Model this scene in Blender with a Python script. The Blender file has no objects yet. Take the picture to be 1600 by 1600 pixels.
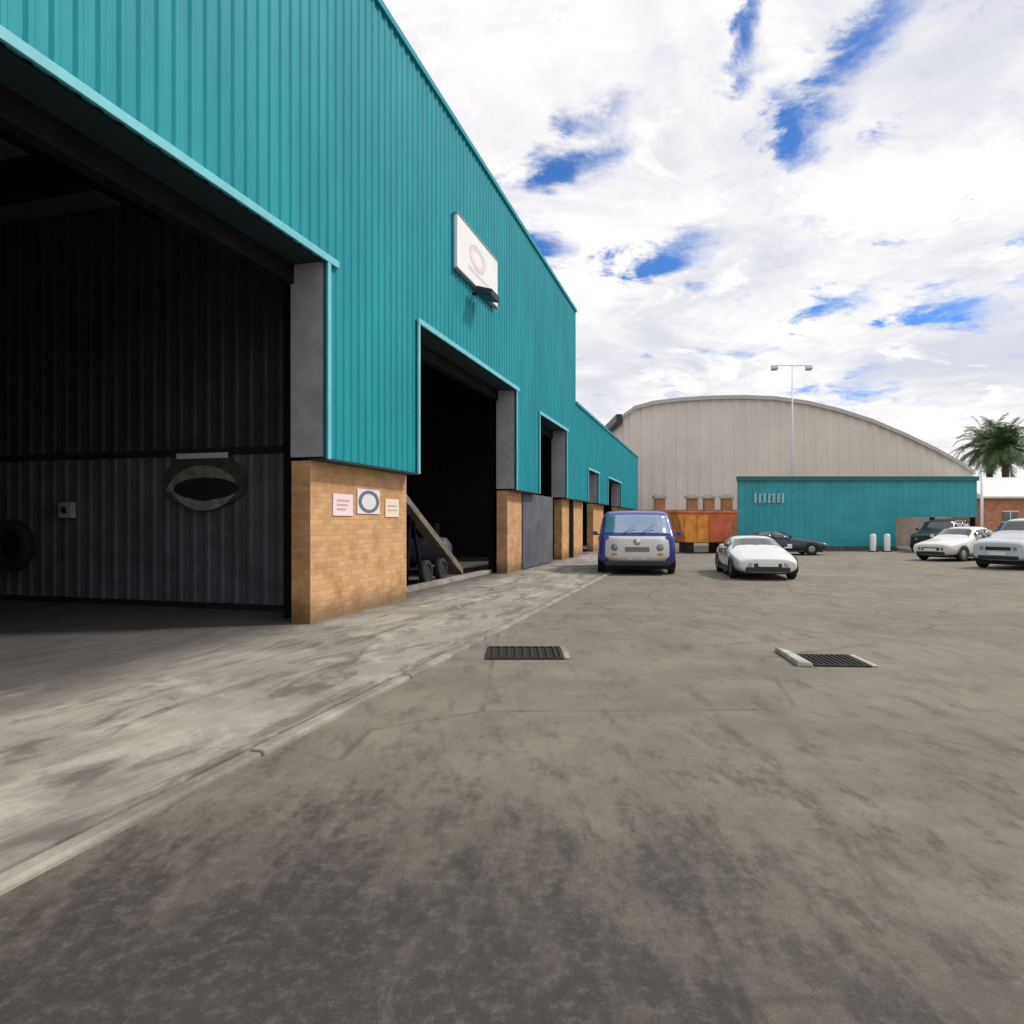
import bpy, bmesh, math, random
from mathutils import Vector, Matrix
random.seed(7)
R = math.radians
# ------------------------------------------------------------ camera, sky, sun, exposure
F, CX, HY, H = 1070.0, 800.0, 815.0, 1.6           # focal length (px), centre, horizon, eye height
sc = bpy.context.scene
cd = bpy.data.cameras.new('camera'); cam = bpy.data.objects.new('camera', cd)
sc.collection.objects.link(cam); sc.camera = cam
cam.location = (0, 0, H); cam.rotation_euler = (R(90), 0, 0)
cd.sensor_width = 36; cd.lens = 36 * F / 1600; cd.shift_y = 15 / 1600
cd.clip_start = 0.05; cd.clip_end = 3000
SUN_AZ, SUN_EL = R(76), R(46)                      # to the right of the view direction
w = bpy.data.worlds.new('World'); sc.world = w; w.use_nodes = True
sc.view_settings.view_transform = 'Standard'; sc.view_settings.look = 'None'
sc.view_settings.exposure = 0.34; sc.view_settings.gamma = 1
sd = bpy.data.lights.new('sun', 'SUN'); sun = bpy.data.objects.new('sun', sd); sc.collection.objects.link(sun)
sd.energy = 2.3; sd.angle = R(7); sd.color = (1, .94, .86)
sun.location = (20, 10, 40)
dv = Vector((math.sin(SUN_AZ) * math.cos(SUN_EL), math.cos(SUN_AZ) * math.cos(SUN_EL), math.sin(SUN_EL)))
sun.rotation_euler = (-dv).to_track_quat('-Z', 'Y').to_euler()

class NT:
    def __init__(s, tree): s.t = tree; s.n = tree.nodes; s.l = tree.links
    def new(s, t, **k):
        n = s.n.new(t)
        for a, b in k.items(): setattr(n, a, b)
        return n
    def put(s, sock, v):
        if isinstance(v, bpy.types.NodeSocket): s.l.new(v, sock)
        elif v is not None: sock.default_value = v
    def m(s, op, a, b=None, c=None, clamp=False):
        n = s.new('ShaderNodeMath', operation=op, use_clamp=clamp)
        s.put(n.inputs[0], a)
        if b is not None: s.put(n.inputs[1], b)
        if c is not None: s.put(n.inputs[2], c)
        return n.outputs[0]
    def mix(s, f, a, b, mode='MIX'):
        n = s.new('ShaderNodeMix', data_type='RGBA', blend_type=mode)
        s.put(n.inputs[0], f); s.put(n.inputs[6], a); s.put(n.inputs[7], b)
        return n.outputs[2]
    def noise(s, vec, scale, detail=4, rough=.55, dist=0):
        n = s.new('ShaderNodeTexNoise'); s.put(n.inputs['Vector'], vec)
        n.inputs['Scale'].default_value = scale; n.inputs['Detail'].default_value = detail
        n.inputs['Roughness'].default_value = rough; n.inputs['Distortion'].default_value = dist
        return n.outputs['Fac']
    def ramp(s, f, lo, hi, a=0., b=1.):
        n = s.new('ShaderNodeMapRange', interpolation_type='SMOOTHSTEP')
        s.put(n.inputs[0], f); s.put(n.inputs[1], lo); s.put(n.inputs[2], hi); s.put(n.inputs[3], a); s.put(n.inputs[4], b)
        return n.outputs[0]
    def scale(s, vec, v):
        n = s.new('ShaderNodeVectorMath', operation='MULTIPLY'); s.put(n.inputs[0], vec); n.inputs[1].default_value = v
        return n.outputs[0]

def build_sky():
    g = NT(w.node_tree)
    for n in list(g.n): g.n.remove(n)
    tc = g.new('ShaderNodeTexCoord'); sep = g.new('ShaderNodeSeparateXYZ'); g.l.new(tc.outputs['Generated'], sep.inputs[0])
    x, y, z = sep.outputs
    az = g.m('ARCTAN2', x, y); el = g.m('ARCSINE', z)
    zc = g.m('ADD', g.m('MAXIMUM', z, 0.0), 0.16)
    cb = g.new('ShaderNodeCombineXYZ'); g.put(cb.inputs[0], g.m('DIVIDE', x, zc)); g.put(cb.inputs[1], g.m('DIVIDE', y, zc))
    P = cb.outputs[0]
    n1 = g.noise(P, 1.5, 10, .62, .5); n2 = g.noise(P, 4.6, 9, .66, .4); n3 = g.noise(P, 0.8, 3, .5)
    # holes of clear sky between the clouds: azimuth, elevation, widths, tilt (degrees)
    blobs = [(5.0,27,6,1.5,8,1.1), (6.0,29.5,3.5,1.6,0,.7), (18.6,35,1.8,4.2,0,1.1), (19,31,1.3,1.2,0,.8), (27,30.5,6.5,1.8,34,1.15),
             (22.5,27.5,2.6,1.8,-25,1.15), (12.5,21,4.3,1.6,-4,1.1), (3.5,22.2,2.5,1.0,-10,.95), (25.5,17,2.8,1.2,0,.7),
             (32,15.5,4.0,1.3,-12,1.0), (26,9.3,7.5,1.0,4,.62), (35.5,9.5,3.0,.8,0,.5), (34,22.5,1.2,2.2,-20,.45), (37,18,2.0,1.2,0,.6),
             (16.5,13.0,5,.8,3,.4), (12.5,10.2,3,.5,20,.35), (20,27.5,2.2,.9,10,.6), (9,30.5,2.2,1.0,20,.45), (30,27,1.6,1.2,0,.5), (16,17.5,1.8,.6,10,.5), (30,20,2.0,.6,15,.45)]
    wa = g.m('MULTIPLY', g.m('SUBTRACT', n2, .5), .26); wb = g.m('MULTIPLY', g.m('SUBTRACT', n1, .5), .20)
    tot = None
    for (a, e, sa, se, tl, k) in blobs:
        da = g.m('ADD', g.m('SUBTRACT', az, R(a)), wa); de = g.m('ADD', g.m('SUBTRACT', el, R(e)), wb)
        c, s_ = math.cos(R(tl)), math.sin(R(tl))
        u = g.m('DIVIDE', g.m('ADD', g.m('MULTIPLY', da, c), g.m('MULTIPLY', de, s_)), R(sa))
        v = g.m('DIVIDE', g.m('SUBTRACT', g.m('MULTIPLY', de, c), g.m('MULTIPLY', da, s_)), R(se))
        q = g.m('MULTIPLY', g.m('EXPONENT', g.m('MULTIPLY', g.m('ADD', g.m('MULTIPLY', u, u), g.m('MULTIPLY', v, v)), -1.0)), k)
        tot = q if tot is None else g.m('MAXIMUM', tot, q)
    # elsewhere round the sky the same kind of gaps come from noise alone
    gap = g.ramp(g.noise(P, 1.1, 7, .6, .4), .60, .74)
    away = g.ramp(y, .55, .25)
    hole = g.m('ADD', g.m('MULTIPLY', tot, g.m('ADD', g.m('MULTIPLY', n1, 1.5), .25)), g.m('MULTIPLY', gap, away))
    n4 = g.noise(P, 11, 8, .65, .3); n5 = g.noise(P, 2.4, 9, .6, .8)
    rag = g.m('ADD', g.m('MULTIPLY', g.m('SUBTRACT', n2, .5), 2.6), g.m('MULTIPLY', g.m('SUBTRACT', n4, .5), 1.0))
    f = g.ramp(g.m('ADD', g.m('MULTIPLY', hole, 1.0), rag), .20, 1.15)
    sky = g.new('ShaderNodeTexSky', sky_type='NISHITA'); sky.sun_disc = False
    sky.sun_elevation = SUN_EL; sky.sun_rotation = SUN_AZ
    sky.air_density = 1.0; sky.dust_density = .3; sky.ozone_density = 3
    blue = g.mix(1, sky.outputs[0], (.42, .76, 1.18, 1), 'MULTIPLY')
    # cloud: brilliant white with soft grey, lavender and warm undersides (in sky-texture units)
    shade = g.ramp(g.m('ADD', g.m('MULTIPLY', n1, .6), g.m('MULTIPLY', n3, .45)), .40, .60)
    cl = g.mix(shade, (6.2, 6.4, 7.1, 1), (9.6, 9.3, 9.1, 1))
    cl = g.mix(g.m('MULTIPLY', g.ramp(n2, .48, .66), .45), cl, (6.4, 6.2, 7.6, 1))
    cl = g.mix(g.m('MULTIPLY', g.ramp(n5, .50, .66), .55), cl, (6.6, 6.7, 7.4, 1))
    cl = g.mix(g.m('MULTIPLY', g.ramp(n5, .46, .36), .7), cl, (10.2, 10.0, 9.6, 1))
    col = g.mix(f, cl, blue)
    ground = g.ramp(z, -.02, .0)
    col = g.mix(ground, (2.2, 2.0, 1.8, 1), col)
    bg = g.new('ShaderNodeBackground'); bg.inputs[1].default_value = 0.09; g.put(bg.inputs[0], col)
    out = g.new('ShaderNodeOutputWorld'); g.l.new(bg.outputs[0], out.inputs[0])
build_sky()

# ------------------------------------------------------------ helpers
TH = math.atan(310 / F); CT, ST = math.cos(TH), math.sin(TH)
def L(lx, s, z=0.):            # street frame: s along the workshop front, lx to the right of the eye
    return Vector((lx * CT + s * ST, -lx * ST + s * CT, z))
def s_at(px, d):               # distance along the front of a point seen at px on the plane d to the left
    k = (px - CX) / F
    return d * (CT + k * ST) / (ST - k * CT)
def lx_at(px, s):              # cross-wise position on the plane at s
    k = (px - CX) / F
    return s * (k * CT - ST) / (CT + k * ST)
def W(px, py, Z):              # world point at depth Z
    return Vector(((px - CX) / F * Z, Z, H + (HY - py) / F * Z))
def mat(name, base, rough=.6, metal=0., var=0., vscale=3., bump=0., bscale=40., spec=.5, coat=0.):
    m_ = bpy.data.materials.new(name); m_.use_nodes = True
    g = NT(m_.node_tree); b = g.n['Principled BSDF']
    c = (*base, 1)
    b.inputs['Roughness'].default_value = rough; b.inputs['Metallic'].default_value = metal
    b.inputs['Specular IOR Level'].default_value = spec; b.inputs['Coat Weight'].default_value = coat
    tc = g.new('ShaderNodeTexCoord').outputs['Object']
    if var:
        n = g.noise(tc, vscale, 6, .65)
        f = g.ramp(n, .3, .7)
        col = g.mix(f, tuple(v * (1 - var) for v in base) + (1,), tuple(min(1, v * (1 + var)) for v in base) + (1,))
        g.put(b.inputs['Base Color'], col)
        g.put(b.inputs['Roughness'], g.ramp(n, .2, .8, min(1, rough + .12), max(.05, rough - .08)))
    else: b.inputs['Base Color'].default_value = c
    if bump:
        bp = g.new('ShaderNodeBump'); bp.inputs['Strength'].default_value = bump; bp.inputs['Distance'].default_value = .02
        g.put(bp.inputs['Height'], g.noise(tc, bscale, 5, .6)); g.l.new(bp.outputs[0], b.inputs['Normal'])
    return m_

class MB:
    def __init__(s): s.bm = bmesh.new()
    def quad(s, pts):
        try: return s.bm.faces.new([s.bm.verts.new(p) for p in pts])
        except ValueError: pass
    def hexa(s, p):            # 8 points, bottom loop then top loop
        v = [s.bm.verts.new(q) for q in p]
        for f in ((3,2,1,0),(4,5,6,7),(0,1,5,4),(1,2,6,5),(2,3,7,6),(3,0,4,7)): s.bm.faces.new([v[i] for i in f])
        return s
    def box(s, x0, x1, y0, y1, z0, z1):
        return s.hexa([(x0,y0,z0),(x1,y0,z0),(x1,y1,z0),(x0,y1,z0),(x0,y0,z1),(x1,y0,z1),(x1,y1,z1),(x0,y1,z1)])
    def lbox(s, x0, x1, s0, s1, z0, z1):       # a box in the street frame
        return s.hexa([L(x0,s0,z0),L(x1,s0,z0),L(x1,s1,z0),L(x0,s1,z0),L(x0,s0,z1),L(x1,s0,z1),L(x1,s1,z1),L(x0,s1,z1)])
    def prism(s, poly, d):                      # polygon of points extruded by vector d
        d = Vector(d); a = [s.bm.verts.new(p) for p in poly]; b = [s.bm.verts.new(Vector(p) + d) for p in poly]
        n = len(poly); s.bm.faces.new(a[::-1]); s.bm.faces.new(b)
        for i in range(n): s.bm.faces.new((a[i], a[(i+1) % n], b[(i+1) % n], b[i]))
        return s
    def tube(s, p0, p1, r0, r1=None, n=12, cap=True):
        p0, p1 = Vector(p0), Vector(p1); r1 = r0 if r1 is None else r1
        q = (p1 - p0).to_track_quat('Z', 'Y'); A, B = [], []
        for i in range(n):
            e = Vector((math.cos(2*math.pi*i/n), math.sin(2*math.pi*i/n), 0))
            A.append(s.bm.verts.new(p0 + q @ (e * r0))); B.append(s.bm.verts.new(p1 + q @ (e * r1)))
        for i in range(n): s.bm.faces.new((A[i], A[(i+1) % n], B[(i+1) % n], B[i]))
        if cap: s.bm.faces.new(A[::-1]); s.bm.faces.new(B)
        return s
    def lathe(s, prof, c, axis, n=28):          # prof: (radius, height along axis)
        c = Vector(c); q = Vector(axis).to_track_quat('Z', 'Y'); rings = []
        for r, h in prof:
            rings.append([s.bm.verts.new(c + q @ Vector((r*math.cos(2*math.pi*i/n), r*math.sin(2*math.pi*i/n), h))) for i in range(n)])
        for a, b in zip(rings, rings[1:]):
            for i in range(n): s.bm.faces.new((a[i], a[(i+1) % n], b[(i+1) % n], b[i]))
        return s
def link(o): sc.collection.objects.link(o); return o
def finish(name, mb, m_, parent=None, origin=None, smooth=False, bevel=0, local=False, sub=0):
    """one mesh object; geometry given in world space unless local=True"""
    bmesh.ops.remove_doubles(mb.bm, verts=mb.bm.verts, dist=1e-5)
    bmesh.ops.recalc_face_normals(mb.bm, faces=mb.bm.faces)
    me = bpy.data.meshes.new(name)
    if not local:
        if parent is not None: off = world_of(parent)
        elif origin is not None: off = Vector(origin)
        else:
            vs = [v.co for v in mb.bm.verts]
            off = Vector((sum(v.x for v in vs)/len(vs), sum(v.y for v in vs)/len(vs), min(v.z for v in vs)))
        for v in mb.bm.verts: v.co -= off
    mb.bm.to_mesh(me); mb.bm.free(); me.materials.append(m_)
    if smooth:
        for p in me.polygons: p.use_smooth = True
    o = link(bpy.data.objects.new(name, me))
    if parent is not None: o.parent = parent
    elif not local: o.location = off
    if sub: md = o.modifiers.new('sub', 'SUBSURF'); md.levels = sub; md.render_levels = sub
    if bevel: md = o.modifiers.new('bevel', 'BEVEL'); md.width = bevel; md.segments = 2; md.limit_method = 'ANGLE'
    return o
def world_of(o):
    v = Vector(o.location)
    while o.parent: o = o.parent; v += o.location
    return v
def tag(o, label=None, cat=None, group=None, kind=None):
    for k, v in (('label', label), ('category', cat), ('group', group), ('kind', kind)):
        if v: o[k] = v
    return o
def thing(name, loc, label, cat, group=None, rz=0):
    o = link(bpy.data.objects.new(name, None)); o.location = loc; o.rotation_euler.z = rz
    o.empty_display_size = .3
    return tag(o, label, cat, group)

# ------------------------------------------------------------ materials
M = {}
def teal_mat():
    m_ = bpy.data.materials.new('teal_painted_steel'); m_.use_nodes = True
    g = NT(m_.node_tree); b = g.n['Principled BSDF']; tc = g.new('ShaderNodeTexCoord').outputs['Object']
    n = g.noise(g.scale(tc, (1.2, 1.2, .35)), 1.0, 5, .6); n2 = g.noise(g.scale(tc, (14, 14, .5)), 1.0, 4, .6)
    c = g.mix(g.ramp(n, .3, .7), (.004, .240, .290, 1), (.008, .295, .350, 1))
    c = g.mix(g.m('MULTIPLY', g.ramp(n2, .5, .8), .4), c, (.03, .26, .30, 1))
    st = g.noise(g.scale(tc, (5, 5, .22)), 1.0, 7, .7); c = g.mix(g.m('MULTIPLY', g.ramp(st, .55, .75), .4), c, (.012, .17, .20, 1))
    g.put(b.inputs['Base Color'], c); g.put(b.inputs['Roughness'], g.ramp(n2, .2, .8, .50, .65))
    b.inputs['Specular IOR Level'].default_value = .22
    return m_
M['teal'] = teal_mat()
M['teal_trim'] = mat('pale_teal_flashing', (.14, .50, .56), .45, var=.10)
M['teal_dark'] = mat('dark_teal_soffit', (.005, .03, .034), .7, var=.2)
M['grey_steel'] = mat('grey_painted_steel', (.33, .335, .37), .55, var=.15, vscale=2)
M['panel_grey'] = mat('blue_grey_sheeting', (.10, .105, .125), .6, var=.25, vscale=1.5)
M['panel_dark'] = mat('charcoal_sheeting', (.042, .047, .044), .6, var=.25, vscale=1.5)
M['inside'] = mat('dim_lining', (.018, .018, .02), .9, var=.3)  # dimness inside the bays put into a near-black colour
M['steel_dark'] = mat('dark_structural_steel', (.006, .006, .006), .85, spec=.2, var=.3)
M['roof'] = mat('roof_sheeting', (.25, .26, .27), .5, var=.1)
M['white'] = mat('white_paint', (.78, .80, .80), .45, var=.04)
M['black'] = mat('black_rubber', (.012, .012, .013), .75, var=.3, vscale=8)
M['dark_plastic'] = mat('dark_plastic', (.02, .021, .023), .5)
M['rim'] = mat('wheel_rim_alloy', (.32, .32, .33), .35, metal=.8)
M['chrome'] = mat('bright_metal', (.6, .6, .62), .25, metal=1)
M['glass'] = mat('car_window_glass', (.015, .02, .025), .06, spec=.9, coat=.6)
M['screen'] = mat('sky_painted_windscreen', (.26, .34, .50), .12, metal=.55, spec=1.0, coat=1)  # reflected sky put into the pale blue base colour
M['lens'] = mat('headlight_lens', (.20, .22, .25), .12, spec=.8, coat=1)
M['red_lens'] = mat('tail_light_lens', (.3, .01, .01), .2)
M['orange_lens'] = mat('indicator_lens', (.6, .2, .02), .2)
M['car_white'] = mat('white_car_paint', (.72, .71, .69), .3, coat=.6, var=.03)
M['car_silver'] = mat('silver_car_paint', (.62, .64, .68), .3, metal=.25, coat=.6)
M['car_blue'] = mat('deep_blue_car_paint', (.012, .026, .28), .32, coat=.6, var=.12)
M['car_navy'] = mat('navy_car_paint', (.010, .022, .05), .3, coat=.6)
M['car_black'] = mat('black_car_paint', (.012, .014, .016), .3, coat=.6)
M['orange'] = mat('orange_skip_paint', (.85, .31, .05), .6, var=.3, vscale=2, bump=.2)
M['red'] = mat('weathered_red_paint', (.62, .13, .05), .6, var=.25, vscale=2)
M['pole'] = mat('galvanised_pole', (.55, .58, .62), .5, metal=.2)
M['concrete_kerb'] = mat('worn_kerb_concrete', (.27, .25, .215), .85, var=.35, vscale=1.3, bump=.4, bscale=25)
M['pit_shade'] = mat('gully_shade', (.008, .007, .006), .95)
M['cast_iron'] = mat('rusty_cast_iron', (.018, .014, .010), .8, var=.4, vscale=12, bump=.4)
M['rust'] = mat('dusty_steel_beam', (.17, .145, .11), .8, var=.4)
M['bark'] = mat('bark', (.06, .045, .03), .9, var=.4, vscale=4, bump=.5)

def brick_mat(name, c1, c2, mort, scale=1.0):
    m_ = bpy.data.materials.new(name); m_.use_nodes = True
    g = NT(m_.node_tree); b = g.n['Principled BSDF']
    geo = g.new('ShaderNodeNewGeometry'); sep = g.new('ShaderNodeSeparateXYZ'); g.l.new(geo.outputs['Position'], sep.inputs[0])
    sn = g.new('ShaderNodeSeparateXYZ'); g.l.new(geo.outputs['Normal'], sn.inputs[0])
    x, y, z = sep.outputs
    along = g.m('ADD', g.m('MULTIPLY', x, ST), g.m('MULTIPLY', y, CT)); across = g.m('SUBTRACT', g.m('MULTIPLY', x, CT), g.m('MULTIPLY', y, ST))
    facing = g.m('GREATER_THAN', g.m('ABSOLUTE', g.m('ADD', g.m('MULTIPLY', sn.outputs[0], CT), g.m('MULTIPLY', sn.outputs[1], -ST))), .5)
    u = g.m('ADD', g.m('MULTIPLY', along, facing), g.m('MULTIPLY', across, g.m('SUBTRACT', 1., facing)))
    cb = g.new('ShaderNodeCombineXYZ'); g.put(cb.inputs[0], u); g.put(cb.inputs[1], z)
    br = g.new('ShaderNodeTexBrick'); g.l.new(cb.outputs[0], br.inputs['Vector'])
    br.inputs['Scale'].default_value = scale; br.inputs['Brick Width'].default_value = .23; br.inputs['Row Height'].default_value = .086
    br.inputs['Mortar Size'].default_value = .006; br.inputs['Mortar Smooth'].default_value = .3
    br.inputs['Color1'].default_value = (*c1, 1); br.inputs['Color2'].default_value = (*c2, 1); br.inputs['Mortar'].default_value = (*mort, 1)
    br.inputs['Bias'].default_value = -.1
    n = g.noise(geo.outputs['Position'], 2.2, 6, .65); n2 = g.noise(geo.outputs['Position'], 9, 5, .7)
    c = g.mix(g.ramp(n, .35, .7), br.outputs[0], tuple(v * .72 for v in c2) + (1,)) if False else br.outputs[0]
    c = g.mix(g.m('MULTIPLY', g.ramp(n, .42, .72), .55), c, (c1[0]*.55, c1[1]*.48, c1[2]*.35, 1))
    c = g.mix(g.m('MULTIPLY', g.ramp(n2, .5, .75), .35), c, (c1[0]*1.15, c1[1]*1.0, c1[2]*.9, 1))
    # splash-back grime low on the wall
    low = g.ramp(g.m('ADD', z, g.m('MULTIPLY', n, -.5)), .28, -.18)
    c = g.mix(g.m('MULTIPLY', low, .75), c, (.10, .065, .03, 1))
    g.put(b.inputs['Base Color'], c); b.inputs['Roughness'].default_value = .85
    bp = g.new('ShaderNodeBump'); bp.inputs['Strength'].default_value = .5; bp.inputs['Distance'].default_value = .012
    g.put(bp.inputs['Height'], g.m('SUBTRACT', g.m('MULTIPLY', n2, .4), br.outputs['Fac'])); g.l.new(bp.outputs[0], b.inputs['Normal'])
    return m_
M['brick'] = brick_mat('tan_face_brick', (.52, .285, .115), (.64, .38, .185), (.42, .32, .21))
M['brick_red'] = brick_mat('orange_red_brick', (.46, .20, .09), (.56, .27, .14), (.45, .34, .27))

def asphalt_mat():
    m_ = bpy.data.materials.new('worn_asphalt'); m_.use_nodes = True
    g = NT(m_.node_tree); b = g.n['Principled BSDF']
    geo = g.new('ShaderNodeNewGeometry'); P = geo.outputs['Position']
    sep = g.new('ShaderNodeSeparateXYZ'); g.l.new(P, sep.inputs[0]); x, y, z = sep.outputs
    big = g.noise(P, .35, 6, .6, .6); mid = g.noise(P, 1.6, 8, .68, .25); fine = g.noise(P, 14, 8, .75); grit = g.noise(P, 160, 3, .6)
    streak = g.noise(g.scale(P, (1.5, .5, 1)), 2.2, 9, .74, .2)
    c = g.mix(g.ramp(big, .3, .7), (.172, .152, .126, 1), (.240, .212, .172, 1))
    c = g.mix(g.m('MULTIPLY', g.ramp(mid, .42, .68), .55), c, (.290, .256, .206, 1))
    c = g.mix(g.m('MULTIPLY', g.ramp(streak, .50, .66), .55), c, (.095, .080, .062, 1))
    # darker area of the yard just ahead of the eye, ragged edge
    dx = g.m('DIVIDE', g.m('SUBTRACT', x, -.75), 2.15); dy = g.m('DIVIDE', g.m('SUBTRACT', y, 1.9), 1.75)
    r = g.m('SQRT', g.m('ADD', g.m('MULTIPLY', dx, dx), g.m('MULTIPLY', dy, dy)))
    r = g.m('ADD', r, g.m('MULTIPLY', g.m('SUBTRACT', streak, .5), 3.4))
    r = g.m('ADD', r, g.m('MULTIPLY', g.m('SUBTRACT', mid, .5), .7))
    dark_area = g.ramp(r, 1.75, .35)
    c = g.mix(g.m('MULTIPLY', dark_area, .88), c, (.036, .030, .028, 1))
    worn = g.m('MULTIPLY', g.ramp(g.noise(g.scale(P, (1.6, .6, 1)), 1.9, 9, .74, .15), .54, .66), dark_area)
    c = g.mix(g.m('MULTIPLY', worn, .5), c, (.165, .145, .12, 1))
    blot = g.ramp(g.noise(g.scale(P, (1.3, .5, 1)), 2.6, 9, .76, .2), .50, .62)
    c = g.mix(g.m('MULTIPLY', g.m('MULTIPLY', blot, g.ramp(y, 7.5, 3.0)), .6), c, (.05, .044, .038, 1))
    spot = g.ramp(g.noise(P, 3.3, 5, .7, .5), .64, .72)
    c = g.mix(g.m('MULTIPLY', spot, .55), c, (.06, .055, .05, 1))
    c = g.mix(g.m('MULTIPLY', g.ramp(fine, .45, .72), .30), c, (.29, .26, .22, 1))
    c = g.mix(g.m('MULTIPLY', g.ramp(grit, .5, .7), .5), c, (.05, .044, .038, 1))
    vor = g.new('ShaderNodeTexVoronoi', feature='DISTANCE_TO_EDGE'); g.put(vor.inputs['Vector'], g.mix(.10, P, g.new('ShaderNodeTexNoise').outputs['Color']))
    vor.inputs['Scale'].default_value = .33
    crack = g.m('MULTIPLY', g.ramp(vor.outputs['Distance'], .011, .002), g.ramp(mid, .42, .6))
    c = g.mix(g.m('MULTIPLY', crack, .45), c, (.045, .04, .036, 1))
    g.put(b.inputs['Base Color'], c); g.put(b.inputs['Roughness'], g.ramp(dark_area, 0, 1, .92, .72))
    b.inputs['Specular IOR Level'].default_value = .3
    bp = g.new('ShaderNodeBump'); bp.inputs['Strength'].default_value = .55; bp.inputs['Distance'].default_value = .012
    g.put(bp.inputs['Height'], g.m('ADD', g.m('ADD', fine, grit), g.m('MULTIPLY', mid, 1.5))); g.l.new(bp.outputs[0], b.inputs['Normal'])
    return m_
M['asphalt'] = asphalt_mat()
def concrete_mat():
    m_ = bpy.data.materials.new('stained_concrete'); m_.use_nodes = True
    g = NT(m_.node_tree); b = g.n['Principled BSDF']
    geo = g.new('ShaderNodeNewGeometry'); P = geo.outputs['Position']
    sep = g.new('ShaderNodeSeparateXYZ'); g.l.new(P, sep.inputs[0]); x, y, z = sep.outputs
    al = g.m('ADD', g.m('MULTIPLY', x, ST), g.m('MULTIPLY', y, CT)); ac = g.m('SUBTRACT', g.m('MULTIPLY', x, CT), g.m('MULTIPLY', y, ST))
    cb = g.new('ShaderNodeCombineXYZ'); g.put(cb.inputs[0], al); g.put(cb.inputs[1], ac); Q = cb.outputs[0]
    big = g.noise(Q, .55, 6, .62, .6); st = g.noise(g.scale(Q, (.5, 2.0, 1)), 1.4, 8, .68, .9); fine = g.noise(Q, 22, 5, .7)
    c = g.mix(g.ramp(big, .3, .7), (.215, .198, .170, 1), (.37, .35, .30, 1))
    c = g.mix(g.m('MULTIPLY', g.ramp(st, .46, .64), .78), c, (.10, .088, .075, 1))
    c = g.mix(g.m('MULTIPLY', g.ramp(g.noise(g.scale(Q, (.8, 1.5, 1)), 1.1, 6, .65, .5), .52, .68), .65), c, (.50, .475, .41, 1))
    c = g.mix(g.m('MULTIPLY', g.ramp(g.noise(Q, 2.6, 6, .7, .6), .6, .7), .5), c, (.075, .068, .06, 1))
    # shade on the floor under the workshop roof, put into the colour
    roof_shade = g.ramp(g.m('ADD', ac, g.m('MULTIPLY', g.m('SUBTRACT', st, .5), 2.2)), -5.2, -6.6)
    c = g.mix(g.m('MULTIPLY', roof_shade, .85), c, (.045, .042, .045, 1))
    c = g.mix(g.m('MULTIPLY', g.ramp(fine, .45, .8), .3), c, (.13, .12, .11, 1))
    g.put(b.inputs['Base Color'], c); b.inputs['Roughness'].default_value = .85
    bp = g.new('ShaderNodeBump'); bp.inputs['Strength'].default_value = .3; bp.inputs['Distance'].default_value = .01
    g.put(bp.inputs['Height'], g.m('ADD', fine, st)); g.l.new(bp.outputs[0], b.inputs['Normal'])
    return m_
M['concrete'] = concrete_mat()

# ------------------------------------------------------------ ground
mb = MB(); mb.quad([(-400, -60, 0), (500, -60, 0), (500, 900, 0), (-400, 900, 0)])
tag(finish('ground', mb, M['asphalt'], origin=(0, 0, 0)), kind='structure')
KD, KW = 2.92, .12                    # kerb line distance, kerb width
DB, DC = 5.87, 5.60                   # brick plane, cladding plane (left of the eye)
APR = .035
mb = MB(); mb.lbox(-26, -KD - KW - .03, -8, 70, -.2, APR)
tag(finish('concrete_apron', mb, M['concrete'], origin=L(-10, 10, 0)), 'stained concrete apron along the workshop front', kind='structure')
mb = MB(); s = -8.0
while s < 60:
    l_ = 2.4 if s < 40 else 5
    j = .012
    mb.lbox(-KD - KW + random.uniform(-.003, .003), -KD + random.uniform(-.004, .004), s + j, s + l_ - j, -.15, APR + .006 + random.uniform(-.002, .003)); s += l_
tag(finish('kerb', mb, M['concrete_kerb'], origin=L(-KD, 10, 0), bevel=.02), 'worn concrete kerb strip', kind='structure')

# ------------------------------------------------------------ corrugated sheet helper
RIB = [(0, 0), (.12, 0), (.155, .026), (.205, .026), (.24, 0)]       # one rib: along, height
def sheet(mb, P, a0, a1, z0, z1, pitch=.24, amp=1.0, thick=True):
    """ribbed sheet; P(a, out, z) gives the point at a along, out proud"""
    k = pitch / .24; xs = []
    i = math.floor(a0 / pitch) - 1
    while i * pitch < a1 + pitch:
        for u, h in RIB[:-1]: xs.append((i * pitch + u * k, h * amp))
        i += 1
    def hh(a):
        for (p, q), (p2, q2) in zip(xs, xs[1:]):
            if p <= a <= p2: return q + (q2 - q) * (a - p) / max(1e-9, p2 - p)
        return 0
    pts = [(a0, hh(a0))] + [(p, q) for p, q in xs if a0 < p < a1] + [(a1, hh(a1))]
    lo = [mb.bm.verts.new(P(a, q, z0)) for a, q in pts]; hi = [mb.bm.verts.new(P(a, q, z1)) for a, q in pts]
    for i in range(len(pts) - 1): mb.bm.faces.new((lo[i], lo[i+1], hi[i+1], hi[i]))
    if thick:
        lo2 = [mb.bm.verts.new(P(a, q - .02, z0)) for a, q in pts]; hi2 = [mb.bm.verts.new(P(a, q - .02, z1)) for a, q in pts]
        for i in range(len(pts) - 1):
            mb.bm.faces.new((lo2[i+1], lo2[i], hi2[i], hi2[i+1])); mb.bm.faces.new((lo[i+1], lo[i], lo2[i], lo2[i+1])); mb.bm.faces.new((hi[i], hi[i+1], hi2[i+1], hi2[i]))
FR = lambda a, o, z: L(-DC - .028 + o, a, z)           # on the street front

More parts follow.
